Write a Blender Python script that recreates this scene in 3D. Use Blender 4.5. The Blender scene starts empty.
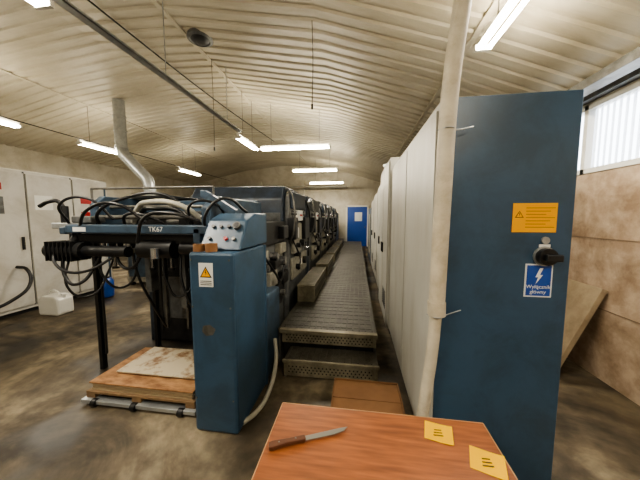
import bpy, bmesh, math, random
from mathutils import Vector, Matrix
random.seed(7)
S=bpy.context.scene
COL=S.collection

# ---------------- materials ----------------
def lin(c):
    return tuple(((v/255)/12.92 if v/255<=0.04045 else ((v/255+0.055)/1.055)**2.4) for v in c)
MC={}
def mat(name,rgb,rough=0.5,metal=0.0,var=0.12,scale=4.0,bump=0.0,bscale=40.0,rgb2=None,stretch=(1,1,1),thr=(0.3,0.7),grime=0.0,gscale=1.6,gst=(1,1,1),gpos=(0.38,0.56)):
    if name in MC: return MC[name]
    m=bpy.data.materials.new(name); m.use_nodes=True
    nt=m.node_tree; N=nt.nodes; L=nt.links
    b=N['Principled BSDF']
    b.inputs['Roughness'].default_value=rough; b.inputs['Metallic'].default_value=metal
    tc=N.new('ShaderNodeTexCoord'); mp=N.new('ShaderNodeMapping'); mp.inputs['Scale'].default_value=stretch
    L.new(tc.outputs['Object'],mp.inputs[0])
    nz=N.new('ShaderNodeTexNoise'); nz.inputs['Scale'].default_value=scale; nz.inputs['Detail'].default_value=6; nz.inputs['Roughness'].default_value=0.65
    L.new(mp.outputs[0],nz.inputs['Vector'])
    cr=N.new('ShaderNodeValToRGB'); c=lin(rgb)
    c2=lin(rgb2) if rgb2 else tuple(v*(1-var*2) for v in c)
    cr.color_ramp.elements[0].position=thr[0]; cr.color_ramp.elements[1].position=thr[1]
    cr.color_ramp.elements[0].color=(*c2,1); cr.color_ramp.elements[1].color=(*c,1)
    L.new(nz.outputs['Fac'],cr.inputs[0])
    out=cr.outputs[0]
    if grime>0:
        g=N.new('ShaderNodeTexNoise'); g.inputs['Scale'].default_value=gscale; g.inputs['Detail'].default_value=9; g.inputs['Roughness'].default_value=.7; g.inputs['Distortion'].default_value=.4
        gm=N.new('ShaderNodeMapping'); gm.inputs['Scale'].default_value=gst; gm.inputs['Location'].default_value=(3.1,1.7,.4)
        L.new(tc.outputs['Object'],gm.inputs[0]); L.new(gm.outputs[0],g.inputs['Vector'])
        gr=N.new('ShaderNodeValToRGB'); gr.color_ramp.elements[0].position=gpos[0]; gr.color_ramp.elements[1].position=gpos[1]
        k=1-grime; gr.color_ramp.elements[0].color=(k,k*.96,k*.90,1); gr.color_ramp.elements[1].color=(1,1,1,1)
        L.new(g.outputs['Fac'],gr.inputs[0])
        mx=N.new('ShaderNodeMix'); mx.data_type='RGBA'; mx.blend_type='MULTIPLY'; mx.inputs[0].default_value=1
        L.new(out,mx.inputs[6]); L.new(gr.outputs[0],mx.inputs[7]); out=mx.outputs[2]
    L.new(out,b.inputs['Base Color'])
    if bump>0:
        n2=N.new('ShaderNodeTexNoise'); n2.inputs['Scale'].default_value=bscale; L.new(tc.outputs['Object'],n2.inputs['Vector'])
        bp=N.new('ShaderNodeBump'); bp.inputs['Strength'].default_value=bump; bp.inputs['Distance'].default_value=0.01
        L.new(n2.outputs['Fac'],bp.inputs['Height']); L.new(bp.outputs[0],b.inputs['Normal'])
    MC[name]=m; return m
def emis(name,rgb,st):
    m=bpy.data.materials.new(name); m.use_nodes=True
    b=m.node_tree.nodes['Principled BSDF']; b.inputs['Base Color'].default_value=(.9,.9,.85,1)
    b.inputs['Emission Color'].default_value=(*lin(rgb),1); b.inputs['Emission Strength'].default_value=st
    return m

BLUE=mat('blue_paint',(54,80,104),0.36,var=0.08,scale=3,grime=.2,gscale=4)
BLUE2=mat('blue_machine_paint',(66,86,106),0.4,var=0.18,scale=7,grime=.45,gscale=5)
BLUED=mat('blue_dark_paint',(54,66,82),0.42,var=0.2,scale=6,grime=.4,gscale=5)
OFFW=mat('offwhite_panel',(180,179,171),0.45,var=0.07,scale=2,grime=.15,gscale=1.5,gst=(1,2,.5))
WHITE=mat('white_panel',(196,194,187),0.5,var=0.06,scale=2,grime=.2,gscale=1.5)
BLACK=mat('black_plastic',(22,23,25),0.4,var=0.2,scale=10)
DARK=mat('dark_machine_metal',(50,50,50),0.45,0.3,var=0.3,scale=12)
STEEL=mat('worn_steel',(126,125,120),0.38,0.5,var=0.25,scale=9,grime=.4,gscale=6)
ROLL=mat('roller_steel',(165,165,165),0.25,0.8,var=0.1)
CREAM=mat('cream_cast_paint',(162,159,146),0.45,var=0.22,scale=9,grime=.45,gscale=7)
GALV=mat('galvanised',(175,178,178),0.35,0.6,var=0.15,scale=12)
CARD=mat('cardboard',(128,92,60),0.85,var=0.12,scale=6)
YEL=mat('yellow_paper',(236,168,0),0.8,var=0.03)
HOSEW=mat('pale_hose',(176,173,160),0.5,var=0.15,scale=14)
PIPE=mat('wrapped_conduit',(204,196,176),0.55,var=0.12,scale=8,grime=.2,gscale=6)
RED=mat('red_plastic',(170,30,28),0.4)
TREAD=mat('walkway_tread',(98,95,87),0.5,0.2,rgb2=(54,52,46),scale=7,bump=0.4,bscale=70,grime=.5,gscale=2.2)
STRIP=mat('walkway_edge_metal',(150,144,124),0.45,0.3,var=0.2,scale=10,grime=.4,gscale=5)
TAN=mat('paper_board_top',(160,120,80),0.8,rgb2=(108,72,42),scale=5,thr=(0.36,0.6),stretch=(1,2.5,1))
WOODP=mat('pallet_wood',(130,104,74),0.8,var=0.25,scale=8,stretch=(1,8,1))
LBL=mat('white_label',(220,220,216),0.5,var=0.02)
SIGNB=mat('sign_blue',(24,70,150),0.4,var=0.02)
JUG=mat('jerrycan_plastic',(205,204,196),0.35,var=0.05)
BARB=mat('barrel_blue',(20,66,140),0.4)
GREYP=mat('grey_machine_paint',(108,110,110),0.45,var=0.2,scale=8,grime=.4,gscale=7)

# ---------------- geometry helpers ----------------
def empty(name,loc=(0,0,0)):
    e=bpy.data.objects.new(name,None); e.location=loc; e.empty_display_size=0.1; COL.objects.link(e); 
    return e
def add(o,parent):
    COL.objects.link(o)
    if parent is not None:
        o.parent=parent; o.matrix_parent_inverse=Matrix.Translation(parent.location).inverted()
    return o
def mesh_obj(name,bm,m,parent=None,smooth=False,bevel=0.0):
    bmesh.ops.recalc_face_normals(bm,faces=bm.faces)
    me=bpy.data.meshes.new(name); bm.to_mesh(me); bm.free()
    me.materials.append(m)
    if smooth:
        for p in me.polygons: p.use_smooth=True
    o=bpy.data.objects.new(name,me); add(o,parent)
    if bevel>0:
        b=o.modifiers.new('bevel','BEVEL'); b.width=bevel; b.segments=2; b.limit_method='ANGLE'
    if smooth:
        e=o.modifiers.new('es','EDGE_SPLIT'); e.split_angle=math.radians(40)
    return o
def bmbox(bm,x0,x1,y0,y1,z0,z1):
    v=[bm.verts.new(p) for p in ((x0,y0,z0),(x1,y0,z0),(x1,y1,z0),(x0,y1,z0),(x0,y0,z1),(x1,y0,z1),(x1,y1,z1),(x0,y1,z1))]
    fs=[bm.faces.new([v[i] for i in f]) for f in ((0,3,2,1),(4,5,6,7),(0,1,5,4),(1,2,6,5),(2,3,7,6),(3,0,4,7))]
    return v,fs
def box(name,x0,x1,y0,y1,z0,z1,m,parent=None,bevel=0.004):
    cx,cy,cz=(x0+x1)/2,(y0+y1)/2,(z0+z1)/2
    bm=bmesh.new(); bmbox(bm,x0-cx,x1-cx,y0-cy,y1-cy,z0-cz,z1-cz)
    me=bpy.data.meshes.new(name); bm.to_mesh(me); bm.free(); me.materials.append(m)
    o=bpy.data.objects.new(name,me); o.location=(cx,cy,cz); add(o,parent)
    if bevel>0:
        bevel=min(bevel,0.4*min(abs(x1-x0),abs(y1-y0),abs(z1-z0)))
        b=o.modifiers.new('bevel','BEVEL'); b.width=bevel; b.segments=2
    return o
def boxes(name,lst,m,parent=None,bevel=0.003):
    bm=bmesh.new()
    for b in lst: bmbox(bm,*b)
    return mesh_obj(name,bm,m,parent,bevel=bevel)
def bmcyl(bm,p0,p1,r0,r1=None,seg=20):
    r1=r0 if r1 is None else r1
    p0=Vector(p0);p1=Vector(p1);d=p1-p0
    q=d.to_track_quat('Z','Y').to_matrix()
    a=[];b=[]
    for i in range(seg):
        t=2*math.pi*i/seg; v=Vector((math.cos(t),math.sin(t),0))
        a.append(bm.verts.new(p0+q@(v*r0))); b.append(bm.verts.new(p1+q@(v*r1)))
    for i in range(seg):
        bm.faces.new((a[i],a[(i+1)%seg],b[(i+1)%seg],b[i]))
    bm.faces.new(a[::-1]); bm.faces.new(b)
def cyl(name,p0,p1,r,m,parent=None,r1=None,seg=20):
    bm=bmesh.new(); bmcyl(bm,p0,p1,r,r1,seg); return mesh_obj(name,bm,m,parent,smooth=True)
def cyls(name,lst,m,parent=None,seg=16):
    bm=bmesh.new()
    for c in lst: bmcyl(bm,c[0],c[1],c[2],None,seg)
    return mesh_obj(name,bm,m,parent,smooth=True)
def lathe(name,prof,c,m,parent=None,seg=28):
    bm=bmesh.new(); rings=[]
    for r,z in prof:
        rings.append([bm.verts.new((c[0]+r*math.cos(2*math.pi*i/seg),c[1]+r*math.sin(2*math.pi*i/seg),c[2]+z)) for i in range(seg)])
    for a,b in zip(rings,rings[1:]):
        for i in range(seg): bm.faces.new((a[i],a[(i+1)%seg],b[(i+1)%seg],b[i]))
    bm.faces.new(rings[0][::-1]); bm.faces.new(rings[-1])
    return mesh_obj(name,bm,m,parent,smooth=True)
def tube(name,pts,r,m,parent=None,cyclic=False,poly=False):
    cu=bpy.data.curves.new(name,'CURVE'); cu.dimensions='3D'; cu.bevel_depth=r; cu.bevel_resolution=4; cu.use_fill_caps=True
    if poly:
        sp=cu.splines.new('POLY'); sp.points.add(len(pts)-1)
        for p,q in zip(sp.points,pts): p.co=(*q,1)
    else:
        sp=cu.splines.new('BEZIER'); sp.bezier_points.add(len(pts)-1)
        for p,q in zip(sp.bezier_points,pts):
            p.co=q; p.handle_left_type=p.handle_right_type='AUTO'
        cu.resolution_u=10
    sp.use_cyclic_u=cyclic
    cu.materials.append(m)
    o=bpy.data.objects.new(name,cu); return add(o,parent)
def prism(name,prof,axis,a0,a1,m,parent=None,bevel=0.006):
    bm=bmesh.new()
    def P(p,a):
        return {'x':(a,p[0],p[1]),'y':(p[0],a,p[1]),'z':(p[0],p[1],a)}[axis]
    A=[bm.verts.new(P(p,a0)) for p in prof]; B=[bm.verts.new(P(p,a1)) for p in prof]
    n=len(prof)
    bm.faces.new(A); bm.faces.new(B[::-1])
    for i in range(n): bm.faces.new((A[i],B[i],B[(i+1)%n],A[(i+1)%n]))
    return mesh_obj(name,bm,m,parent,bevel=bevel)
def text(name,s,loc,size,m,parent,rot=(math.pi/2,0,0)):
    cu=bpy.data.curves.new(name,'FONT'); cu.body=s; cu.size=size; cu.align_x='CENTER'; cu.align_y='CENTER'; cu.extrude=0.0004
    cu.materials.append(m)
    o=bpy.data.objects.new(name,cu); o.location=loc; o.rotation_euler=rot
    return add(o,parent)
def warn_tri(name,cx,y,cz,s,parent,back=YEL):
    h=s*0.87
    prism(name+'_border',[(cx-s/2,cz-h/2),(cx+s/2,cz-h/2),(cx,cz+h/2)],'y',y-0.0008,y,BLACK,parent,bevel=0)
    k=0.74
    prism(name+'_fill',[(cx-s/2*k,cz-h/2+h*0.09),(cx+s/2*k,cz-h/2+h*0.09),(cx,cz-h/2+h*0.09+h*k)],'y',y-0.0016,y-0.0008,back,parent,bevel=0)
    prism(name+'_bolt',[(cx-s*.02,cz+h*.18),(cx+s*.06,cz+h*.18),(cx+s*.01,cz),(cx+s*.07,cz),(cx-s*.04,cz-h*.33),(cx,cz-h*.08),(cx-s*.06,cz-h*.08)],'y',y-0.0024,y-0.0016,BLACK,parent,bevel=0)

# ---------------- room shell ----------------
XR,XL,YB,YF=2.25,-9.0,13.6,-4.0
FLOOR=bpy.data.materials.new('concrete_floor'); FLOOR.use_nodes=True
nt=FLOOR.node_tree; N=nt.nodes; L=nt.links; b=N['Principled BSDF']
tc=N.new('ShaderNodeTexCoord')
n1=N.new('ShaderNodeTexNoise'); n1.inputs['Scale'].default_value=0.8; n1.inputs['Detail'].default_value=10; n1.inputs['Roughness'].default_value=0.65; n1.inputs['Distortion'].default_value=0.8
n2=N.new('ShaderNodeTexNoise'); n2.inputs['Scale'].default_value=9; n2.inputs['Detail'].default_value=8
n3=N.new('ShaderNodeTexNoise'); n3.inputs['Scale'].default_value=1.1; n3.inputs['Detail'].default_value=7; n3.inputs['Distortion'].default_value=.7
m3=N.new('ShaderNodeMapping'); m3.inputs['Location'].default_value=(7.3,2.1,0); L.new(tc.outputs['Object'],m3.inputs[0]); L.new(m3.outputs[0],n3.inputs['Vector'])
L.new(tc.outputs['Object'],n1.inputs['Vector']); L.new(tc.outputs['Object'],n2.inputs['Vector'])
r1=N.new('ShaderNodeValToRGB'); e=r1.color_ramp.elements
e[0].position=0.38; e[0].color=(*lin((48,42,34)),1); e[1].position=0.66; e[1].color=(*lin((142,131,110)),1)
x=e.new(0.50); x.color=(*lin((94,84,68)),1)
L.new(n1.outputs['Fac'],r1.inputs[0])
r2=N.new('ShaderNodeValToRGB'); r2.color_ramp.elements[0].position=0.3; r2.color_ramp.elements[0].color=(.45,.44,.42,1); r2.color_ramp.elements[1].position=0.65; r2.color_ramp.elements[1].color=(1.1,1.08,1.04,1)
L.new(n2.outputs['Fac'],r2.inputs[0])
mx=N.new('ShaderNodeMix'); mx.data_type='RGBA'; mx.blend_type='MULTIPLY'; mx.inputs[0].default_value=0.9
L.new(r1.outputs[0],mx.inputs[6]); L.new(r2.outputs[0],mx.inputs[7])
r3=N.new('ShaderNodeValToRGB'); r3.color_ramp.elements[0].position=0.42; r3.color_ramp.elements[0].color=(.36,.34,.32,1); r3.color_ramp.elements[1].position=0.52; r3.color_ramp.elements[1].color=(1,1,1,1)
L.new(n3.outputs['Fac'],r3.inputs[0])
mx2=N.new('ShaderNodeMix'); mx2.data_type='RGBA'; mx2.blend_type='MULTIPLY'; mx2.inputs[0].default_value=0.8
L.new(mx.outputs[2],mx2.inputs[6]); L.new(r3.outputs[0],mx2.inputs[7]); L.new(mx2.outputs[2],b.inputs['Base Color'])
mr=N.new('ShaderNodeMapRange'); mr.inputs[1].default_value=0.40; mr.inputs[2].default_value=0.52; mr.inputs[3].default_value=0.42; mr.inputs[4].default_value=0.75
L.new(n3.outputs['Fac'],mr.inputs[0]); L.new(mr.outputs[0],b.inputs['Roughness'])
bp=N.new('ShaderNodeBump'); bp.inputs['Strength'].default_value=0.12; L.new(n2.outputs['Fac'],bp.inputs['Height']); L.new(bp.outputs[0],b.inputs['Normal'])
box('floor',XL,XR,YF,YB,-0.1,0,FLOOR,bevel=0)

WALLW=mat('white_plaster_wall',(200,195,182),0.8,rgb2=(182,176,160),scale=1.5,bump=0.2,grime=.2)
WALLB=mat('back_wall_plaster',(208,203,190),0.8,rgb2=(188,181,164),scale=0.8,grime=.2)
WALLR=mat('mottled_wall_board',(188,168,146),0.6,rgb2=(152,130,108),scale=5,thr=(0.36,0.6),grime=.3,gscale=3.0)
prof=[(XL,3.35),(-6,4.0),(-4,4.2),(-2.5,4.15),(-0.5,3.78),(1.1,3.25),(XR,2.80)]
def ceil_z(x):
    for (a,za),(c,zc) in zip(prof,prof[1:]):
        if a<=x<=c: return za+(zc-za)*(x-a)/(c-a)
prism('wall_back',[(XL,0)]+[(XR,0)]+[(p[0],p[1]+0.1) for p in prof[::-1]],'y',YB,YB+0.15,WALLB,bevel=0)
prism('wall_front',[(XL,0)]+[(XR,0)]+[(p[0],p[1]+0.1) for p in prof[::-1]],'y',YF-0.15,YF,WALLW,bevel=0)
box('wall_left',XL-0.15,XL,YF,YB,0,3.5,WALLW,bevel=0)
WY0,WY1,WZ0,WZ1=0.6,4.2,1.93,2.6
wr=empty('wall_right',(XR,5,0))
boxes('lower_panel',[(XR,XR+.15,YF,YB,0,WZ0)],WALLR,wr,0)
boxes('upper_wall',[(XR,XR+.15,YF,YB,WZ1,2.95),(XR,XR+.15,YF,WY0,WZ0,WZ1),(XR,XR+.15,WY1,YB,WZ0,WZ1)],WALLW,wr,0)
boxes('panel_battens',[(XR-.004,XR,y,y+.008,0,WZ0) for y in (-2,-.6,.8,2.2,3.6,5.0,6.4,7.8)]+[(XR-.004,XR,YF,YB,z,z+.006) for z in (.65,1.3)],mat('panel_joint',(136,118,98),.8),wr,0)
w=empty('window_1',(XR,2.4,2.25))
FR=mat('window_frame_white',(220,218,210),0.4,var=.03)
boxes('frame',[(XR-.01,XR+.08,WY0,WY1,WZ0,WZ0+.05),(XR-.01,XR+.08,WY0,WY1,WZ1-.05,WZ1)]+[(XR-.01,XR+.08,y,y+.05,WZ0,WZ1) for y in (WY0,1.8,3.0,WY1-.05)],FR,w)
BLD=bpy.data.materials.new('blind_fabric'); BLD.use_nodes=True; n=BLD.node_tree; 
tr=n.nodes.new('ShaderNodeBsdfTranslucent'); tr.inputs[0].default_value=(.8,.83,.88,1); ms=n.nodes.new('ShaderNodeMixShader'); ms.inputs[0].default_value=.45
n.links.new(n.nodes['Principled BSDF'].outputs[0],ms.inputs[1]); n.links.new(tr.outputs[0],ms.inputs[2]); n.links.new(ms.outputs[0],n.nodes['Material Output'].inputs[0])
bm=bmesh.new()
y=WY0+.07
while y<WY1-.1:
    v=[bm.verts.new(p) for p in ((XR+.03,y,WZ0+.05),(XR+.05,y+.052,WZ0+.05),(XR+.05,y+.052,WZ1-.05),(XR+.03,y,WZ1-.05))]
    bm.faces.new(v); y+=.06
mesh_obj('vertical_blinds',bm,BLD,w)

# corrugated ceiling
CE=mat('corrugated_ceiling_sheet',(200,194,177),0.42,0.0,rgb2=(180,173,155),scale=0.8,grime=.22,gscale=.8,gst=(.6,3,1),gpos=(.36,.6))
bm=bmesh.new(); rows=[]
xs=[]
for (a,za),(c,zc) in zip(prof,prof[1:]):
    for k in range(3): xs.append(a+(c-a)*k/3)
xs.append(XR)
y=YF; per=0.19
while y<YB:
    for dy,dz in ((0,0),(0.11,0),(0.128,0.024),(0.172,0.024)):
        if y+dy<=YB: rows.append((y+dy,dz))
    y+=per
rows.append((YB+.02,0))
R=[]
for yy,dz in rows: R.append([bm.verts.new((xx,yy,ceil_z(min(xx,XR))+dz)) for xx in xs])
for a,c in zip(R,R[1:]):
    for i in range(len(xs)-1): bm.faces.new((a[i],a[i+1],c[i+1],c[i]))
ce=mesh_obj('ceiling',bm,CE)
boxes('trim_1',[(XR-.30,XR-.16,YF,YB,2.62,2.70)],STEEL)
boxes('trim_2',[(XR-.08,XR,YF,YB,2.62,2.68)],GREYP)
for k,xx in enumerate((-6,-2.5,1.1)):
    z=ceil_z(xx)
    boxes('trim_%d'%(3+k),[(xx-.03,xx+.03,YF,YB,z-.02,z-.002)],CE)
ct=empty('cable_tray',(-2.3,2,3.1))
boxes('tray',[(-2.34,-2.26,YF,5.0,3.16,3.17),(-2.34,-2.335,YF,5.0,3.16,3.19),(-2.265,-2.26,YF,5.0,3.16,3.19)],GALV,ct,0)
cyls('hangers',[((-2.3,yy,3.17),(-2.3,yy,ceil_z(-2.3)),.006) for yy in (-2,0,1.5,3,4.5)],GALV,ct)
cyls('cables',[((-2.32,YF,3.18),(-2.32,5.0,3.18),.012),((-2.28,YF,3.18),(-2.28,5.0,3.18),.01)],BLACK,ct)
ct2=empty('ceiling_cable',(-3.2,2,3.6))
tube('cable',[(-3.3,YF+.1,ceil_z(-3.3)-.03),(-3.3,2,ceil_z(-3.3)-.03),(-3.2,6,ceil_z(-3.2)-.03),(-2.9,9,ceil_z(-2.9)-.03)],.012,BLACK,ct2)
ct4=empty('ceiling_cable',(-6.0,4,3.3))
tube('cable',[(-6.05,YF+.2,3.24),(-6.05,4,3.22),(-6.05,12,3.24)],.010,BLACK,ct4)
for (xx,yy,zb) in ((-.55,3.2,2.85),(-2.45,4.3,2.7)):
    h=empty('hanging_cord',(xx,yy,zb)); tube('cord',[(xx,yy,ceil_z(xx)),(xx+.01,yy,(ceil_z(xx)+zb)/2),(xx,yy,zb)],.004,BLACK,h)
    cyl('plug',(xx,yy,zb-.06),(xx,yy,zb),.012,BLACK,h)

TUBE=emis('tube_glow',(255,242,214),95)
def fluo(x0,y0,x1,y1,z,wt=None):
    p=empty('fluorescent_light',((x0+x1)/2,(y0+y1)/2,z))
    along_x=abs(x1-x0)>abs(y1-y0)
    ld=bpy.data.lights.new('tube_light','AREA'); ld.shape='RECTANGLE'; ld.size=1.2; ld.size_y=.10; ld.energy=52; ld.color=(1,.93,.82)
    lo=bpy.data.objects.new('tube_light',ld); lo.location=((x0+x1)/2,(y0+y1)/2,z-.022)
    if not along_x: lo.rotation_euler=(0,0,math.pi/2)
    add(lo,p)
    if along_x:
        box('housing',x0,x1,y0-.025,y0+.025,z+.03,z+.08,FR,p)
        cyls('tubes',[((x0+.03,y0+s,z),(x1-.03,y0+s,z),.018) for s in (-.045,.045)],TUBE,p)
        boxes('end_caps',[(x0,x0+.03,y0-.07,y0+.07,z-.02,z+.03),(x1-.03,x1,y0-.07,y0+.07,z-.02,z+.03)],FR,p)
        hs=[((xx,y0,z+.08),(xx,y0,ceil_z(xx)-.01),.005) for xx in (x0+.25,x1-.25)]
    else:
        box('housing',x0-.025,x0+.025,y0,y1,z+.03,z+.08,FR,p)
        cyls('tubes',[((x0+s,y0+.03,z),(x0+s,y1-.03,z),.018) for s in (-.045,.045)],TUBE,p)
        boxes('end_caps',[(x0-.07,x0+.07,y0,y0+.03,z-.02,z+.03),(x0-.07,x0+.07,y1-.03,y1,z-.02,z+.03)],FR,p)
        hs=[((x0,yy,z+.08),(x0,yy,wt or ceil_z(x0)-.01),.005) for yy in (y0+.25,y1-.25)]
    cyls('suspension_wires',hs,STEEL,p,6)
fluo(-2.2,5.85,-.6,5.85,3.04)
fluo(-2.4,5.1,-2.4,6.1,3.1)
fluo(-2.15,8.6,-.65,8.6,3.02)
fluo(-2.1,11.5,-.6,11.5,2.99)
fluo(-6,5.0,-6,6.2,3.1); fluo(-6,2.8,-6,4.0,3.1); fluo(-6,8.2,-6,9.4,3.1); fluo(-6,0.4,-6,1.6,3.1)  # last fixture is out of view, added as fill light
fluo(-2.28,.48,-2.28,1.75,3.04,3.159); fluo(-2.28,-2.2,-2.28,-.9,3.04,3.159)  # second fixture is unseen, added behind the camera for fill
fluo(1.08,1.35,1.08,2.62,2.98); fluo(1.08,-1.8,1.08,-.5,2.98)  # second one is added behind the camera to brighten the cabinet front

VX,VY=-2.3,3.75
cv=empty('ceiling_vent',(VX,VY,4.1))
zc=ceil_z(VX)
lathe('rim',[(.17,.02),(.18,-.03),(.14,-.045),(.13,-.03)],(VX,VY,zc),GREYP,cv)
lathe('grille',[(.125,-.032),(.1,-.055),(.02,-.06)],(VX,VY,zc),DARK,cv)

d=empty('ventilation_duct',(-5.2,5.3,2))
tube('pipe',[(-5.25,5.3,ceil_z(-5.2)-.01),(-5.25,5.3,3.05),(-5.2,5.3,2.9),(-4.65,5.3,2.35),(-4.6,5.3,2.2),(-4.6,5.3,1.92)],.12,GALV,d,poly=True)
for z in (3.7,3.4,3.05): cyl('joint_ring',(-5.25,5.3,z),(-5.25,5.3,z+.03),.13,GALV,d)
cyl('joint_ring',(-4.6,5.3,2.1),(-4.6,5.3,2.13),.13,GALV,d)
a=empty('air_handling_unit',(-4.5,5.4,0))
box('body',-5.0,-4.1,5.0,5.9,.08,1.92,CREAM,a,.01); box('door',-4.95,-4.15,4.985,5.0,.2,1.8,BLUE2,a)
boxes('feet',[(-4.98,-4.9,5.02,5.1,0,.08),(-4.2,-4.12,5.02,5.1,0,.08),(-4.98,-4.9,5.8,5.88,0,.08),(-4.2,-4.12,5.8,5.88,0,.08)],BLACK,a)

dr=empty('door_1',(0,YB,0))
box('door_leaf',-.5,.5,YB-.06,YB-.01,0.01,2.03,SIGNB,dr); boxes('door_frame',[(-.58,-.5,YB-.08,YB,0,2.1),(.5,.58,YB-.08,YB,0,2.1),(-.58,.58,YB-.08,YB,2.03,2.1)],FR,dr)
box('door_glazing',-.12,.25,YB-.07,YB-.06,1.3,1.75,LBL,dr); cyl('door_handle',(.4,YB-.12,1.0),(.4,YB-.06,1.0),.03,STEEL,dr)
for k,xx in enumerate((-7.5,-5.2,-2.9)): box('trim_%d'%(6+k),xx-.15,xx+.15,YB-.12,YB-.001,0,3.4,WALLB)
wb=empty('water_pipe',(-4,12,2.9)); cyls('pipe',[((-7,12.9,3.0),(-.5,12.9,3.0),.05)],HOSEW,wb)
cyls('brackets',[((xx,12.9,3.0),(xx,YB-.001,3.0),.015) for xx in (-6.3,-4.0,-1.2)],GALV,wb)
ws=empty('wall_shelf_rack',(-6.5,13.2,0))
boxes('uprights',[(xx,xx+.05,12.9,12.95,0,2.2) for xx in (-7.8,-6.6,-5.4)],STEEL,ws); boxes('shelves',[(-7.8,-5.35,12.85,13.35,z,z+.04) for z in (.3,.9,1.5,2.1)],STEEL,ws)
boxes('stored_boxes',[(-7.6,-7.1,12.9,13.3,.94,1.25),(-7.0,-6.7,12.9,13.3,.94,1.2),(-6.3,-5.7,12.9,13.3,1.54,1.9),(-7.5,-6.8,12.9,13.3,1.54,1.8)],CARD,ws)

# ---------------- white cabinets on left ----------------
c=empty('tall_metal_cabinet',(-5.4,3,0))
box('carcass',-5.75,-5.12,2.72,4.75,.06,2.22,WHITE,c,.01)
boxes('doors',[(-5.12,-5.095,y0+.015,y0+.66,.12,2.17) for y0 in (2.73,3.40,4.07)],WHITE,c)
boxes('door_gaps',[(-5.122,-5.118,y0-.012,y0+.012,.1,2.2) for y0 in (3.40,4.07)],BLACK,c,0)
boxes('plinth',[(-5.7,-5.16,2.75,4.7,0,.06)],DARK,c)
boxes('handles',[(-5.095,-5.07,y0+.56,y0+.59,1.0,1.2) for y0 in (2.73,3.40,4.07)],BLACK,c)
box('notice',-5.095,-5.093,3.5,3.75,1.62,1.85,LBL,c,0); box('blue_stripe',-5.095,-5.09,4.66,4.70,.2,2.1,BLUE,c,0)
box('brand_strip',-5.095,-5.090,2.80,3.12,1.90,2.0,RED,c,0); box('control_plate',-5.095,-5.08,2.85,3.12,1.55,1.8,GREYP,c,0)
boxes('side_labels',[(-5.095,-5.092,4.2,4.4,1.75,1.85),(-5.095,-5.092,4.2,4.4,1.5,1.6)],RED,c,0)
for z in (1.74,1.62): cyl('knob',(-5.08,2.98,z),(-5.05,2.98,z),.025,RED if z>1.7 else BLACK,c)
tube('drain_hose',[(-5.09,2.75,.25),(-4.95,2.78,.24),(-4.82,2.95,.33),(-4.85,3.18,.5),(-4.95,3.22,.72),(-5.09,3.2,.75)],.022,BLACK,c)
c=empty('dryer_cabinet',(-5.4,1.7,0))
box('carcass',-5.75,-5.05,.6,2.68,.06,2.28,OFFW,c,.01)
boxes('doors',[(-5.05,-5.025,y0,y0+.98,.14,2.2) for y0 in (.65,1.67)],WHITE,c)
boxes('plinth',[(-5.7,-5.1,.65,2.6,0,.06)],DARK,c)
def jerry(x,y,s):
    j=empty('plastic_jerrycan',(x,y,0))
    prism('body',[(x+u*s,v*s) for u,v in ((-.19,.0),(.19,.0),(.2,.05),(.2,.27),(.14,.33),(-.1,.34),(-.2,.28),(-.2,.05))],'y',y-.13*s,y+.13*s,JUG,j,.025*s)
    cyl('cap',(x+.15*s,y,.29*s),(x+.17*s,y,.36*s),.035*s,LBL,j)
    tube('handle',[(x-.12*s,y,.33*s),(x-.08*s,y,.39*s),(x+.04*s,y,.39*s),(x+.09*s,y,.33*s)],.014*s,JUG,j)
jerry(-4.65,3.35,.9)
bq=empty('plastic_barrel',(-4.7,4.2,0))
lathe('body',[(.11,0),(.13,.02),(.135,.13),(.13,.15),(.135,.17),(.135,.30),(.11,.34),(.1,.36)],(-4.7,4.2,0),BARB,bq); lathe('lid',[(.08,.361),(.08,.38),(.07,.385)],(-4.7,4.2,0),BLACK,bq)

# ---------------- electrical cabinets (right) ----------------
EX0,EX1,EY=.42,1.05,1.44
ec=empty('electrical_cabinet',(.7,2.3,0))
box('side_carcass',EX0,EX1,EY+.03,3.25,.08,2.10,OFFW,ec,.006)
box('front_panel',EX0+.012,EX1,EY,EY+.03,.06,2.10,BLUE,ec,.004)
box('corner_strip',EX0,EX0+.012,EY,EY+.03,.06,2.10,OFFW,ec,.001)
box('plinth',EX0+.04,EX1-.03,EY+.06,3.2,0,.08,DARK,ec)
boxes('side_doors',[(EX0-.012,EX0,EY+.06,2.3,.12,2.06),(EX0-.012,EX0,2.33,3.22,.12,2.06)],OFFW,ec,.003)
box('warning_label',.775,.975,EY-.003,EY,1.425,1.57,YEL,ec,0)
warn_tri('label_triangle',.805,EY-.003,1.515,.04,ec,YEL)
INK=mat('print_ink',(120,84,16),.6)
boxes('label_print',[(.835,.965-(i%3)*.02,EY-.004,EY-.003,1.545-i*.016,1.5475-i*.016) for i in range(7)],INK,ec,0)
cyl('switch_plate',(.93,EY-.008,1.305),(.93,EY,1.305),.050,GALV,ec)
cyl('switch_boss',(.93,EY-.04,1.305),(.93,EY-.008,1.305),.042,BLACK,ec)
box('switch_lever',.905,.98,EY-.065,EY-.04,1.285,1.32,BLACK,ec,.006)
cyl('lock',(.93,EY-.01,1.385),(.93,EY,1.385),.018,GALV,ec); box('lock_plate',.905,.955,EY-.004,EY,1.35,1.365,LBL,ec,0)
box('main_switch_sign',.85,.975,EY-.003,EY,1.095,1.265,LBL,ec,0)
box('main_switch_sign_field',.857,.968,EY-.005,EY-.003,1.102,1.258,SIGNB,ec,0)
text('sign_text','Wyłącznik\ngłówny',(.912,EY-.0056,1.135),.026,LBL,ec)
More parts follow.
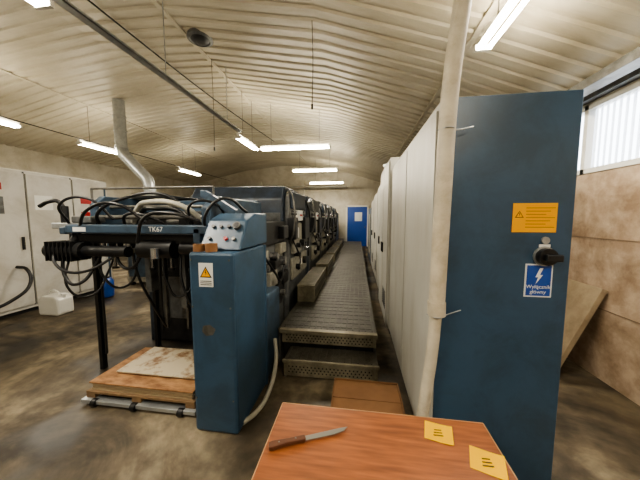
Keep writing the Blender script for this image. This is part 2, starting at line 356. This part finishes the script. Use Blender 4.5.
prism('bolt_symbol',[(.915,1.245),(.93,1.245),(.916,1.21),(.93,1.21),(.9,1.165),(.91,1.198),(.897,1.198)],'y',EY-.0062,EY-.005,LBL,ec,0)
ys=[3.3,4.5,5.7,6.9]
for i,y0 in enumerate(ys):
    e2=empty('electrical_cabinet',(.75,y0+.6,0))
    hh=(2.22,2.12,2.05,1.98)[i]
    xo=EX0+(-.03 if i==0 else .02)
    box('carcass',xo,1.1,y0,y0+1.15,.08,hh,OFFW,e2,.006); box('plinth',xo+.04,1.07,y0+.03,y0+1.1,0,.08,DARK,e2)
    boxes('doors',[(xo-.015,xo,y0+.03,y0+.56,.12,hh-.04),(xo-.015,xo,y0+.59,y0+1.12,.12,hh-.04)],OFFW,e2)
    boxes('door_handles',[(xo-.035,xo-.015,y0+.5,y0+.53,1.0,1.14),(xo-.035,xo-.015,y0+.62,y0+.65,1.0,1.14)],BLACK,e2)
    boxes('vent_grille',[(xo-.02,xo-.015,y0+.12,y0+.45,.3+k*.03,.315+k*.03) for k in range(8)],DARK,e2,0)
    if i==1:
        cyls('exhaust_stack',[((.62,y0+.5,hh),(.62,y0+.5,hh+.3),.13),((.62,y0+.5,hh+.3),(.62,y0+.5,hh+.34),.16)],GALV,e2)
        cyls('exhaust_stack_rings',[((.62,y0+.5,hh+z),(.62,y0+.5,hh+z+.02),.14) for z in (.05,.12,.19)],STEEL,e2)
dd=empty('cooling_unit',(.75,9,0))
box('body',.42,1.2,8.2,10.2,.06,1.8,BLUE2,dd,.01); box('base',.46,1.16,8.25,10.1,0,.06,DARK,dd); box('panel',.405,.42,8.35,9.2,.3,1.6,CREAM,dd); cyl('fan',(.8,9.2,1.8),(.8,9.2,1.95),.28,DARK,dd)

cp=empty('wrapped_conduit_pipe',(.42,1.37,0))
tube('upper_run',[(.58,1.33,ceil_z(.58)-.02),(.50,1.33,2.85),(.465,1.35,2.5),(.43,1.365,2.1),(.418,1.37,1.6),(.408,1.37,1.02)],.040,PIPE,cp)
tube('lower_run',[(.408,1.37,1.03),(.395,1.37,.8),(.365,1.37,.5),(.34,1.37,.2),(.335,1.37,.0)],.030,PIPE,cp)
cyl('coupling',(.409,1.37,1.0),(.408,1.37,1.07),.044,PIPE,cp); 
for z,xx in ((1.92,.424),(1.0,.407)):
    tube('wire_tie',[(xx-.045,1.37,z),(xx,1.325,z),(xx+.045,1.37,z),(xx+.13,1.40,z+.02)],.003,GALV,cp)
    tube('wire_tie_b',[(xx+.045,1.37,z),(xx,1.415,z),(xx-.045,1.37,z)],.003,GALV,cp)

# ---------------- walkway ----------------
wk=empty('metal_walkway',(-.3,3,0))
PX0,PX1,PZ=-.79,.2,.36
box('deck',PX0,PX1,2.5,12.4,PZ-.03,PZ,TREAD,wk,.004)
bm=bmesh.new(); 
for i in range(15):
    xx=PX0+.05+i*.064
    bmbox(bm,xx,xx+.012,2.55,12.3,PZ,PZ+.003)
for i in range(80):
    yy=2.6+i*.12
    bmbox(bm,PX0+.04,PX1-.04,yy,yy+.012,PZ,PZ+.003)
mesh_obj('deck_ribs',bm,TREAD,wk)
HOLE=mat('perforation_dark',(20,19,17),.8)
def perf_front(nm,x0,x1,y,z0,z1):
    box(nm,x0,x1,y,y+.02,z0,z1,STRIP,wk,.002)
    n=int((x1-x0-.06)/.035)
    bm=bmesh.new()
    zc0=(z0+z1)/2
    for r in range(3):
        for i in range(n):
            cx=x0+.05+i*.035+(r%2)*.017; cz=zc0+(r-1)*.026
            bmcyl(bm,(cx,y-.0015,cz),(cx,y+.001,cz),.007,None,8)
    mesh_obj(nm+'_holes',bm,HOLE,wk)
perf_front('upper_riser',PX0+.04,PX1,2.5,PZ-.14,PZ-.03)
box('upper_nosing',PX0+.02,PX1+.01,2.47,2.53,PZ-.035,PZ+.004,STRIP,wk)
box('lower_tread',-.66,.2,2.24,2.5,.165,.185,TREAD,wk)
boxes('lower_tread_ribs',[(-.64+i*.06,-.63+i*.06,2.26,2.49,.185,.19) for i in range(14)],TREAD,wk,0)
perf_front('lower_riser',-.66,.2,2.24,.03,.165)
box('lower_nosing',-.67,.21,2.225,2.25,.16,.19,STRIP,wk)
boxes('side_stringers',[(PX0,PX0+.02,2.5,12.4,.0,PZ-.03),(PX1-.02,PX1,2.52,12.4,.0,PZ-.03),(-.66,-.645,2.26,2.5,0,.165),(.185,.2,2.26,2.5,0,.165),(PX0+.02,PX1-.02,12.38,12.4,0,PZ-.03)],STEEL,wk)
boxes('inner_back',[(PX0+.04,PX1-.02,2.56,2.57,0,PZ-.03)],DARK,wk,0)
for i in range(5):
    y0=3.35+i*1.62
    s=empty('machine_step',(-.68,y0+.6,PZ))
    box('tread',-.79,-.55,y0,y0+1.3,PZ+.21,PZ+.235,STRIP,s,.003)
    boxes('tread_ribs',[(-.78,-.56,y0+.04+k*.07,y0+.06+k*.07,PZ+.235,PZ+.24) for k in range(18)],TREAD,s,0)
    box('riser',-.785,-.555,y0+.01,y0+1.29,PZ+.005,PZ+.21,STRIP,s,.003)
    boxes('riser_slots',[(-.556,-.553,y0+.1+k*.12,y0+.16+k*.12,PZ+.06,PZ+.15) for k in range(10)],DARK,s,0)

# ---------------- printing press towers ----------------
pr=empty('offset_printing_press',(-1.6,6,0))
X0,X1=-2.4,-.92
for i in range(5):
    y0=3.4+i*1.62
    P=lambda pts:[(y0+a,b) for a,b in pts]
    sideprof=P([(0,.0),(1.2,.0),(1.2,1.1),(1.12,1.25),(1.1,1.6),(.98,1.82),(.88,1.88),(.22,1.88),(.1,1.8),(.06,1.35),(0,1.2)])
    prism('side_frame_r',sideprof,'x',X1-.07,X1,GREYP,pr,.015)
    prism('side_frame_l',sideprof,'x',X0,X0+.07,GREYP,pr,.015)
    cov=P([(-.02,1.3),(.0,1.75),(.12,1.93),(.9,1.93),(1.06,1.8),(1.13,1.5),(1.13,1.3)])
    prism('ink_unit_cover',cov,'x',X0+.07,X1-.07,BLUED,pr,.02)
    box('cover_end',X1,X1+.05,y0+.12,y0+.95,1.62,1.86,GREYP if i%2 else BLUED,pr,.03)
    boxes('top_grille',[(X0+.2,X1-.2,y0+.2+k*.07,y0+.235+k*.07,1.93,1.945) for k in range(9)],GREYP,pr,0)
    box('guard_panel',X0+.08,X1-.08,y0-.01,y0+.03,.95,1.28,DARK,pr)
    cyls('cylinders',[((X0+.07,y0+.25,1.0),(X1-.07,y0+.25,1.0),.17),((X0+.07,y0+.75,.8),(X1-.07,y0+.75,.8),.2),((X0+.07,y0+1.05,1.05),(X1-.07,y0+1.05,1.05),.12)],ROLL,pr,24)
    box('lower_body',X0+.07,X1-.07,y0+.05,y0+1.15,.0,.8,DARK,pr)
    box('gear_cover',X1,X1+.06,y0+.12,y0+.62,.98,1.42,CREAM,pr,.02)
    box('junction_box',X1,X1+.10,y0+.7,y0+1.05,1.15,1.5,BLACK,pr,.01)
    box('control_box',X1,X1+.09,y0+.3,y0+.56,1.45,1.6,LBL,pr,.01)
    box('lower_cover',X1,X1+.04,y0+.08,y0+1.1,.62,.93,CREAM,pr,.02)
    box('ink_fountain_blade',X1,X1+.12,y0-.04,y0+.1,1.2,1.5,BLACK,pr,.015)
    boxes('label_plates',[(X1+.06,X1+.063,y0+.2,y0+.4,1.2,1.35),(X1+.04,X1+.043,y0+.5,y0+.7,.75,.85)],LBL,pr,0)
    cyls('hand_knobs',[((X1+.06,y0+.25,1.1),(X1+.12,y0+.25,1.1),.035),((X1+.06,y0+.48,1.12),(X1+.13,y0+.48,1.12),.045),((X1+.04,y0+.3,.78),(X1+.1,y0+.3,.78),.04),((X1+.04,y0+.8,.8),(X1+.09,y0+.8,.8),.06),((X1,y0+.35,1.0-.05),(X1+.1,y0+.35,.95),.03)],BLACK,pr)
    cyls('roller_shafts',[((X1,y0+a,b),(X1+.08,y0+a,b),r) for a,b,r in ((.2,1.56,.03),(.75,1.56,.035),(.9,1.05,.04),(1.12,.95,.03))],ROLL,pr)
    cyls('buttons',[((X1+.09,y0+.36+k*.06,1.53),(X1+.1,y0+.36+k*.06,1.53),.014) for k in range(3)],RED,pr,10)
    tube('guard_rail',[(X1+.03,y0-.05,1.15),(X1+.1,y0-.1,1.3),(X1+.1,y0-.1,1.75),(X1+.03,y0,1.85)],.012,STEEL,pr)
    tube('ink_hose',[(X1+.03,y0+1.0,1.8),(X1+.08,y0+1.15,1.6),(X1+.05,y0+1.2,1.2),(X1+.04,y0+1.25,.8)],.015,BLACK,pr)
    tube('ink_hose_b',[(X1+.05,y0+.05,1.2),(X1+.12,y0+.12,1.0),(X1+.1,y0+.3,.85),(X1+.04,y0+.45,.7)],.011,BLACK,pr)
    if i<4:
        box('transfer_section',X0+.02,X1-.02,y0+1.2,y0+1.62,.0,.95,BLUED,pr,.01)
        prism('transfer_guard',[(y0+1.2,.95),(y0+1.62,.95),(y0+1.6,1.15),(y0+1.22,1.1)],'x',X0+.1,X1-.03,STEEL,pr)
    if i==0:
        box('top_fascia',X0+.1,X1-.1,y0-.03,y0,1.42,1.56,GREYP,pr)
box('delivery_end',X0-.05,X1+.02,3.4+5*1.62-.4,12.9,0,1.7,BLUE2,pr,.03)

# ---------------- feeder ----------------
fd=empty('sheet_feeder',(-1.6,2.3,0))
BX0,BX1,BY0,BY1=-1.11,-.79,1.57,2.15
box('pedestal',BX0,BX1,BY0,BY1,.0,1.27,BLUE,fd,.02)
cyl('pedestal_round_edge',(BX1-.02,BY1,0.0),(BX1-.02,BY1,1.26),.03,BLUE,fd)
prism('console_head',[(1.66,1.275),(2.2,1.275),(2.2,1.53),(1.95,1.53),(1.80,1.48)],'x',BX0+.02,BX1+.005,BLUE,fd,.012)
for k,(xx,t,m_) in enumerate(((-1.03,.75,BLACK),(-.97,.75,BLACK),(-.91,.75,BLACK),(-1.03,.35,BLACK),(-.91,.35,RED),(-.85,.35,STEEL))):
    p=Vector((xx,1.66+.14*t,1.275+.205*t)); nn=Vector((0,-.83,.56))
    cyl('console_button',p,p+nn*.018,.013,m_,fd,seg=14)
cyl('console_gauge',Vector((-.85,1.77,1.43)),Vector((-.85,1.745,1.448)),.028,STEEL,fd)
cyl('console_gauge_face',Vector((-.85,1.746,1.447)),Vector((-.85,1.7435,1.449)),.02,BLACK,fd)
box('safety_label',-1.035,-.935,BY0-.003,BY0,1.04,1.20,LBL,fd,0)
warn_tri('safety_triangle',-.985,BY0-.003,1.14,.085,fd)
boxes('safety_text',[(-1.025,-.945,BY0-.004,BY0-.003,1.052+i*.012,1.057+i*.012) for i in range(3)],BLACK,fd,0)
prism('paint_chip',[(-1.03,.73),(-1.0,.70),(-.95,.71),(-.93,.75),(-.97,.78),(-1.02,.77)],'y',BY0-.001,BY0,STEEL,fd,0)
cyls('pedestal_screws',[((xx,BY0-.003,z),(xx,BY0,z),.007) for xx in (-1.09,-.82) for z in (.25,.9,1.22)],STEEL,fd,8)
cyls('tape_rolls',[((-1.06,1.62,1.27),(-1.06,1.62,1.32),.038),((-.97,1.62,1.27),(-.97,1.62,1.325),.04)],CARD,fd)
cyls('tape_roll_cores',[((-1.06,1.62,1.32),(-1.06,1.62,1.322),.02),((-.97,1.62,1.325),(-.97,1.62,1.327),.02)],DARK,fd)
box('rear_side_cover',-.98,-.80,2.2,2.6,.0,.78,BLUE2,fd,.02)
box('rear_side_frame',-1.06,-.93,2.18,3.2,.0,1.25,GREYP,fd,.015)
box('rear_side_upper',-1.08,-.9,2.25,3.2,1.2,1.45,DARK,fd,.015)
cyls('rear_handwheel',[((-.93,2.9,.62),(-.88,2.9,.62),.13)],DARK,fd,28); cyls('rear_handwheel_hub',[((-.88,2.9,.62),(-.83,2.9,.62),.035)],STEEL,fd)
cyls('side_shafts',[((-.93,2.45,1.0),(-.86,2.45,1.0),.05),((-.93,2.7,1.08),(-.84,2.7,1.08),.04),((-.93,3.0,.98),(-.84,3.0,.98),.055)],ROLL,fd)
boxes('side_blocks',[(-.93,-.85,2.3,2.42,1.05,1.18),(-.93,-.86,2.85,3.1,1.08,1.2),(-.93,-.88,2.55,2.8,.75,.92)],CREAM,fd,.01)
boxes('side_black_blocks',[(-.93,-.84,2.6,2.78,.95,1.04),(-.9,-.83,2.9,3.1,1.25,1.4),(-.93,-.85,2.95,3.15,.7,.85)],BLACK,fd,.01)
tube('side_cable',[(-.86,2.3,1.15),(-.82,2.5,.95),(-.84,2.8,.8),(-.88,3.1,1.1)],.012,BLACK,fd)
box('rear_body',-2.4,-1.06,2.75,3.25,.02,1.25,DARK,fd,.01)
box('rear_body_plate',-2.3,-1.95,2.74,2.755,.3,.8,GREYP,fd)
boxes('side_plate_left',[(-2.48,-2.40,2.75,3.25,0,1.65)],BLUED,fd,.01)
prism('side_plate_right_upper',[(1.95,1.30),(1.95,1.58),(2.1,1.68),(3.1,1.68),(3.1,1.28)],'x',-1.25,-1.17,BLUE2,fd,.015)
prism('side_plate_left_head',[(2.1,1.40),(2.1,1.62),(2.2,1.70),(3.2,1.70),(3.2,1.2),(2.6,1.2),(2.4,1.40)],'x',-2.46,-2.39,BLUE2,fd,.01)
boxes('head_beams',[(-2.38,-1.12,1.82,1.9,1.37,1.44),(-2.42,-1.2,2.6,2.68,1.55,1.68),(-2.42,-1.2,3.0,3.08,1.6,1.70)],BLUE2,fd,.01)
boxes('head_side_rails',[(-2.44,-2.38,1.82,2.6,1.36,1.42),(-1.24,-1.18,1.82,2.2,1.3,1.42)],BLUE2,fd,.01)
boxes('head_underframe',[(-2.36,-1.12,1.90,2.0,1.28,1.36),(-2.3,-1.2,2.15,2.3,1.25,1.38)],BLACK,fd,.01)
boxes('head_mechanism',[(-2.2,-1.9,2.3,2.5,1.38,1.52),(-1.75,-1.35,2.35,2.55,1.36,1.56),(-2.3,-1.3,2.7,2.95,1.3,1.55)],DARK,fd,.015)
box('top_plate',-2.4,-1.95,2.5,3.0,1.70,1.73,BLACK,fd)
cyls('top_guard_rails',[((-2.42,2.1,1.76),(-1.22,2.1,1.76),.010),((-2.42,2.1,1.66),(-2.42,2.1,1.76),.010),((-1.22,2.1,1.6),(-1.22,2.1,1.76),.010)],STEEL,fd)
text('nameplate','TK67',(-1.55,1.8185,1.405),.055,LBL,fd)
box('head_label',-2.3,-2.18,1.817,1.82,1.385,1.42,LBL,fd,0)
for k in range(6):
    xx=-2.2+k*.19
    box('sucker_block',xx-.03,xx+.03,2.05,2.15,1.2,1.36,DARK if k%2 else BLACK,fd,.008)
    cyl('sucker_rod',(xx,2.08,1.05),(xx,2.08,1.22),.012,ROLL,fd,seg=10)
    cyl('sucker_cup',(xx,2.08,1.03),(xx,2.08,1.05),.028,BLACK,fd,seg=12)
cyls('cross_shafts',[((-2.4,2.12,1.5),(-1.2,2.12,1.5),.02),((-2.4,2.4,1.45),(-1.2,2.4,1.45),.035),((-2.4,2.25,1.6),(-1.2,2.25,1.6),.015),((-2.4,1.95,1.22),(-1.1,1.95,1.22),.02)],STEEL,fd)
SX=.26
cyls('drive_motor',[((-2.82+SX,1.86,1.22),(-2.5+SX,1.86,1.22),.075),((-2.5+SX,1.86,1.22),(-2.1+SX,1.86,1.22),.045),((-2.86+SX,1.86,1.22),(-2.82+SX,1.86,1.22),.06)],BLACK,fd)
boxes('motor_fins',[(-2.8+SX+i*.04,-2.79+SX+i*.04,1.78,1.94,1.14,1.30) for i in range(7)],BLACK,fd,0)
cyls('motor_mount',[((-2.4,1.86,1.22),(-2.4,1.95,1.4),.03)],DARK,fd)
cyls('blower',[((-1.75,1.9,1.24),(-1.45,1.9,1.24),.075),((-1.4,1.92,1.25),(-1.25,1.92,1.25),.055)],BLACK,fd)
boxes('outrigger_plate',[(-2.95+SX,-2.40,1.95,2.15,1.40,1.45)],GALV,fd,.006)
box('pump_block',-2.75+SX,-2.55+SX,1.96,2.1,1.45,1.51,GREYP,fd,.01)
tube('lever_arm',[(-3.12+SX,2.0,1.60),(-3.02+SX,2.0,1.64),(-2.90+SX,2.0,1.63),(-2.86+SX,2.0,1.46)],.018,BLACK,fd)
cyl('lever_grip',(-2.86+SX,2.0,1.45),(-2.86+SX,2.0,1.6),.03,BLACK,fd)
boxes('lift_columns',[(-2.50,-2.46,2.12,2.17,.0,1.40),(-2.30,-2.26,2.6,2.65,.0,1.3)],BLACK,fd,.004)
cyls('lift_chains',[((-2.43,2.14,.16),(-2.43,2.14,1.38),.012),((-1.2,2.14,.16),(-1.2,2.14,1.38),.012),((-2.2,2.62,.2),(-2.2,2.62,1.3),.01),((-1.35,2.6,.2),(-1.35,2.6,1.3),.01)],DARK,fd,8)
boxes('pile_guides',[(xx,xx+.025,2.48,2.52,.3,1.26) for xx in (-2.05,-1.8,-1.55,-1.3)],STEEL,fd,.003)
bm=bmesh.new()
for k in range(9): bmbox(bm,-1.62,-1.16,2.6,2.73,.32+k*.09,.385+k*.09)
mesh_obj('bellows_guard',bm,BLACK,fd)
boxes('pile_gauges',[(-2.1,-2.04,2.3,2.4,.75,1.25),(-1.72,-1.66,2.3,2.4,.6,1.25)],GREYP,fd)
boxes('column_inner',[(-1.19,-1.13,2.3,2.4,0,1.3)],DARK,fd)
prism('diagonal_arm',[(-1.28,1.72),(-1.24,1.72),(-.98,1.56),(-.98,1.52),(-1.02,1.52),(-1.28,1.67)],'y',2.0,2.06,BLUE2,fd,.005)
tube('air_hose_large',[(-2.1,2.2,1.45),(-2.0,2.15,1.58),(-1.8,2.05,1.63),(-1.5,2.05,1.6),(-1.32,2.15,1.45)],.024,HOSEW,fd)
tube('air_hose_large_b',[(-2.2,2.3,1.4),(-2.1,2.3,1.55),(-1.85,2.2,1.58),(-1.6,2.2,1.54),(-1.5,2.2,1.36)],.020,BLACK,fd)
def hose(nm,pts,r=.011): tube(nm,pts,r,BLACK,fd)
hose('air_hose',[(-2.45,1.85,1.24),(-2.38,1.8,1.0),(-2.28,1.8,.95),(-2.2,1.9,1.1),(-2.15,1.95,1.3)],.013)
hose('air_hose_b',[(-2.52,1.84,1.25),(-2.4,1.75,1.12),(-2.2,1.75,1.06),(-2.0,1.85,1.16),(-1.9,1.95,1.3)])
hose('air_hose_c',[(-1.7,1.8,1.3),(-1.6,1.78,1.50),(-1.4,1.8,1.53),(-1.2,1.85,1.47)],.013)
hose('air_hose_d',[(-1.95,2.0,1.3),(-1.9,2.0,1.0),(-1.86,2.1,.7),(-1.9,2.3,.4)])
hose('air_hose_e',[(-1.15,1.9,1.36),(-1.12,1.8,1.5),(-1.0,1.85,1.64),(-.9,2.05,1.54)])
hose('air_hose_f',[(-1.45,1.95,1.2),(-1.4,1.92,.9),(-1.3,1.95,.75),(-1.22,2.05,1.0),(-1.2,2.1,1.25)])
hose('air_hose_g',[(-2.35,2.1,1.3),(-2.3,2.05,.95),(-2.15,2.1,.85),(-2.05,2.2,1.2)])
hose('air_hose_h',[(-2.5,1.95,1.45),(-2.45,1.85,1.60),(-2.25,1.9,1.66),(-2.1,2.0,1.48)])
hose('air_hose_i',[(-1.6,1.95,1.2),(-1.58,1.95,.95),(-1.5,2.0,.82),(-1.42,2.1,1.2)])
hose('air_hose_j',[(-2.45,1.9,1.2),(-2.42,1.85,.88),(-2.35,1.95,.8),(-2.3,2.1,1.0),(-2.28,2.2,1.3)],.009)
hose('air_hose_k',[(-2.3,1.86,1.36),(-2.1,1.78,1.56),(-1.85,1.8,1.60),(-1.7,1.9,1.46)],.012)
hose('air_hose_l',[(-2.0,1.92,1.28),(-1.95,1.88,1.12),(-1.85,1.88,1.08),(-1.75,1.9,1.2)],.012)
hose('air_hose_m',[(-1.35,2.0,1.42),(-1.3,1.9,1.6),(-1.15,1.95,1.62),(-1.1,2.1,1.5)],.010)
hose('air_hose_n',[(-2.0,2.0,1.42),(-1.9,1.92,1.52),(-1.7,1.95,1.50),(-1.62,2.05,1.42)],.012)
hose('air_hose_o',[(-2.3,2.05,1.42),(-2.2,1.95,1.54),(-2.0,2.0,1.66),(-1.7,2.1,1.70),(-1.45,2.15,1.52)],.014)
cyls('hose_fittings',[((-2.15,1.93,1.22),(-2.15,1.93,1.34),.022),((-1.9,1.93,1.22),(-1.9,1.93,1.34),.022),((-1.55,1.80,1.18),(-1.55,1.80,1.26),.03)],ROLL,fd,12)
dh=empty('floor_hose',(-.8,2.1,0)); tube('hose',[(-.76,2.3,.35),(-.72,2.2,.2),(-.71,1.95,.05),(-.74,1.78,.02),(-.80,1.66,.02)],.018,HOSEW,dh)
pl=empty('loading_pallet',(-1.7,1.95,0))
PXa,PXb,PYa,PYb=-2.15,-1.2,1.70,2.30
boxes('lift_base',[(PXa-.02,PXb+.02,PYa-.03,PYa+.03,.02,.05),(PXa-.02,PXb+.02,PYb-.06,PYb,.02,.05),(PXa,PXa+.06,PYa,PYb,.02,.05),(PXb-.06,PXb,PYa,PYb,.02,.05)],GALV,pl)
cyls('rollers',[((xx-.02,PYa-.02,.03),(xx+.02,PYa-.02,.03),.03) for xx in (PXa+.1,-1.7,PXb-.1)],BLACK,pl)
boxes('stringers',[(xx,xx+.08,PYa,PYb,.05,.085) for xx in (PXa,-1.74,PXb-.08)],WOODP,pl)
boxes('deck_boards',[(PXa,PXb,PYa+i*.12,PYa+i*.12+.10,.085,.105) for i in range(5)],WOODP,pl)
PAPER=mat('paper_sheets_edge',(172,156,128),.8,rgb2=(124,100,72),scale=3,stretch=(1,1,60))
boxes('paper_stack',[(PXa+.03+(k%3)*.006,PXb-.03-(k%2)*.008,PYa+.02+(k%2)*.006,PYb-.03,.105+k*.012,.115+k*.012) for k in range(5)],PAPER,pl,0)
box('board_top',PXa+.02,PXb-.02,PYa+.01,PYb-.02,.165,.175,TAN,pl,.002)
GSH=mat('grey_sheet',(180,168,144),.6,rgb2=(118,86,56),scale=6,thr=(.4,.52))
boxes('top_sheets',[(PXa+.16,PXb-.06,PYa+.16,PYb-.03,.175,.187),(PXa+.14,PXb-.09,PYa+.14,PYb-.04,.1875,.199)],GSH,pl,.002)

cb=empty('cardboard_box',(.08,1.7,0))
boxes('walls',[(-.16,.32,1.52,1.526,.0,.25),(-.16,.32,1.924,1.93,.0,.25),(-.16,-.154,1.526,1.924,.0,.25),(.314,.32,1.526,1.924,.0,.25),(-.154,.314,1.526,1.924,.0,.006)],CARD,cb,0)
boxes('top_flaps',[(-.155,.31,1.53,1.722,.235,.24),(-.155,.31,1.728,1.92,.235,.24)],CARD,cb,0)

# ---------------- table ----------------
TW=bpy.data.materials.new('orange_wood_veneer'); TW.use_nodes=True; n=TW.node_tree; bb=n.nodes['Principled BSDF']; bb.inputs['Roughness'].default_value=.45
t=n.nodes.new('ShaderNodeTexCoord'); mp=n.nodes.new('ShaderNodeMapping'); mp.inputs['Scale'].default_value=(2,22,2); mp.inputs['Rotation'].default_value=(0,0,.05)
nz=n.nodes.new('ShaderNodeTexNoise'); nz.inputs['Scale'].default_value=3; nz.inputs['Detail'].default_value=8; cr=n.nodes.new('ShaderNodeValToRGB')
cr.color_ramp.elements[0].position=.3; cr.color_ramp.elements[0].color=(*lin((106,60,32)),1); cr.color_ramp.elements[1].position=.7; cr.color_ramp.elements[1].color=(*lin((146,86,46)),1)
n.links.new(t.outputs['Object'],mp.inputs[0]); n.links.new(mp.outputs[0],nz.inputs['Vector']); n.links.new(nz.outputs['Fac'],cr.inputs[0]); n.links.new(cr.outputs[0],bb.inputs['Base Color'])
tb=empty('wooden_table',(.09,.6,0))
box('table_top',-.29,.465,.25,.965,.722,.75,TW,tb,.004)
boxes('edge_band',[(-.292,-.29,.25,.965,.723,.749),(.465,.467,.25,.965,.723,.749),(-.29,.465,.965,.967,.723,.749)],mat('edge_band_pale',(190,150,110),.5),tb,0)
boxes('legs',[(-.26,-.21,.88,.93,0,.722),(.385,.435,.88,.93,0,.722),(-.26,-.21,.29,.34,0,.722),(.385,.435,.29,.34,0,.722)],DARK,tb)
boxes('apron',[(-.21,.385,.9,.92,.64,.722),(-.21,.385,.3,.32,.64,.722),(-.25,-.23,.34,.88,.64,.722),(.4,.42,.34,.88,.64,.722)],TW,tb)
kn=empty('kitchen_knife',(-.15,.8,.75))
def knife():
    a=Vector((-.275,.752,.751)); bnd=Vector((-.022,.862,.751)); d=(bnd-a).normalized(); nrm=Vector((-d.y,d.x,0)); Ln=(bnd-a).length
    def loft(name,pts,z0,z1,m,bev):
        bm=bmesh.new(); A=[];B=[]
        for s,w_ in pts:
            p=a+d*(s*Ln)+nrm*w_
            A.append(bm.verts.new((p.x,p.y,z0))); B.append(bm.verts.new((p.x,p.y,z1)))
        k=len(pts); bm.faces.new(A); bm.faces.new(B[::-1])
        for i in range(k): bm.faces.new((A[i],A[(i+1)%k],B[(i+1)%k],B[i]))
        mesh_obj(name,bm,m,kn,bevel=bev)
    loft('handle',[(0,-.012),(.04,-.014),(.2,-.009),(.42,-.011),(.44,-.008),(.44,.009),(.25,.009),(.05,.013),(0,.01)],.7505,.766,mat('knife_handle_wood',(86,50,28),.6),.004)
    loft('blade',[(.43,-.009),(.8,-.011),(.93,-.006),(1.0,.007),(.9,.009),(.43,.009)],.757,.7585,mat('knife_steel',(130,128,122),.4,.6,var=.03),0)
    for s in (.12,.32):
        p=a+d*(s*Ln); cyl('rivet',(p.x,p.y,.766),(p.x,p.y,.767),.003,STEEL,kn,seg=8)
knife()
YEL2=mat('yellow_note_paper',(222,172,0),0.95,var=0.03)
YEL2.node_tree.nodes['Principled BSDF'].inputs['Specular IOR Level'].default_value=0.1
def note(x,y,r,s):
    o=empty('yellow_note',(x,y,.75)); bm=bmesh.new(); c_,s_=math.cos(r),math.sin(r)
    G=[[bm.verts.new((x+(u*c_-v*s_)*s,y+(u*s_+v*c_)*s,.7515+.004*max(0,u)**2*4)) for u in (-.5,-.2,.1,.35,.5)] for v in (-.46,0,.46)]
    for i in range(2):
        for j in range(4): bm.faces.new((G[i][j],G[i][j+1],G[i+1][j+1],G[i+1][j]))
    mesh_obj('sheet',bm,YEL2,o)
    bm=bmesh.new()
    for k in range(3): bmbox(bm,x-.02+k*.004,x+.012,y-.016+k*.012,y-.012+k*.012,.7526,.753)
    mesh_obj('writing',bm,DARK,o)
note(.29,.895,-.25,.09); note(.405,.80,-.35,.095)

lb=empty('leaning_board',(2.0,2.9,0))
prism('board',[(1.82,.0),(1.87,.0),(2.235,.84),(2.19,.86)],'y',2.62,3.25,mat('board_chipboard',(158,142,116),.8,rgb2=(122,106,84),scale=5),lb,.004)

# ---------------- world, camera ----------------
wd=bpy.data.worlds.new('World'); S.world=wd; wd.use_nodes=True
bg=wd.node_tree.nodes['Background']; bg.inputs[0].default_value=(.85,.92,1,1); bg.inputs[1].default_value=8.0
cam=bpy.data.cameras.new('cam'); cam.lens=260/640*36; cam.sensor_width=36; cam.clip_start=.02
co=bpy.data.objects.new('camera',cam); COL.objects.link(co); co.location=(0,0,1.5); co.rotation_euler=(math.radians(85),0,math.radians(8.1))
S.camera=co
S.view_settings.view_transform='AgX'; S.view_settings.look='AgX - Medium High Contrast'; S.view_settings.exposure=-0.15
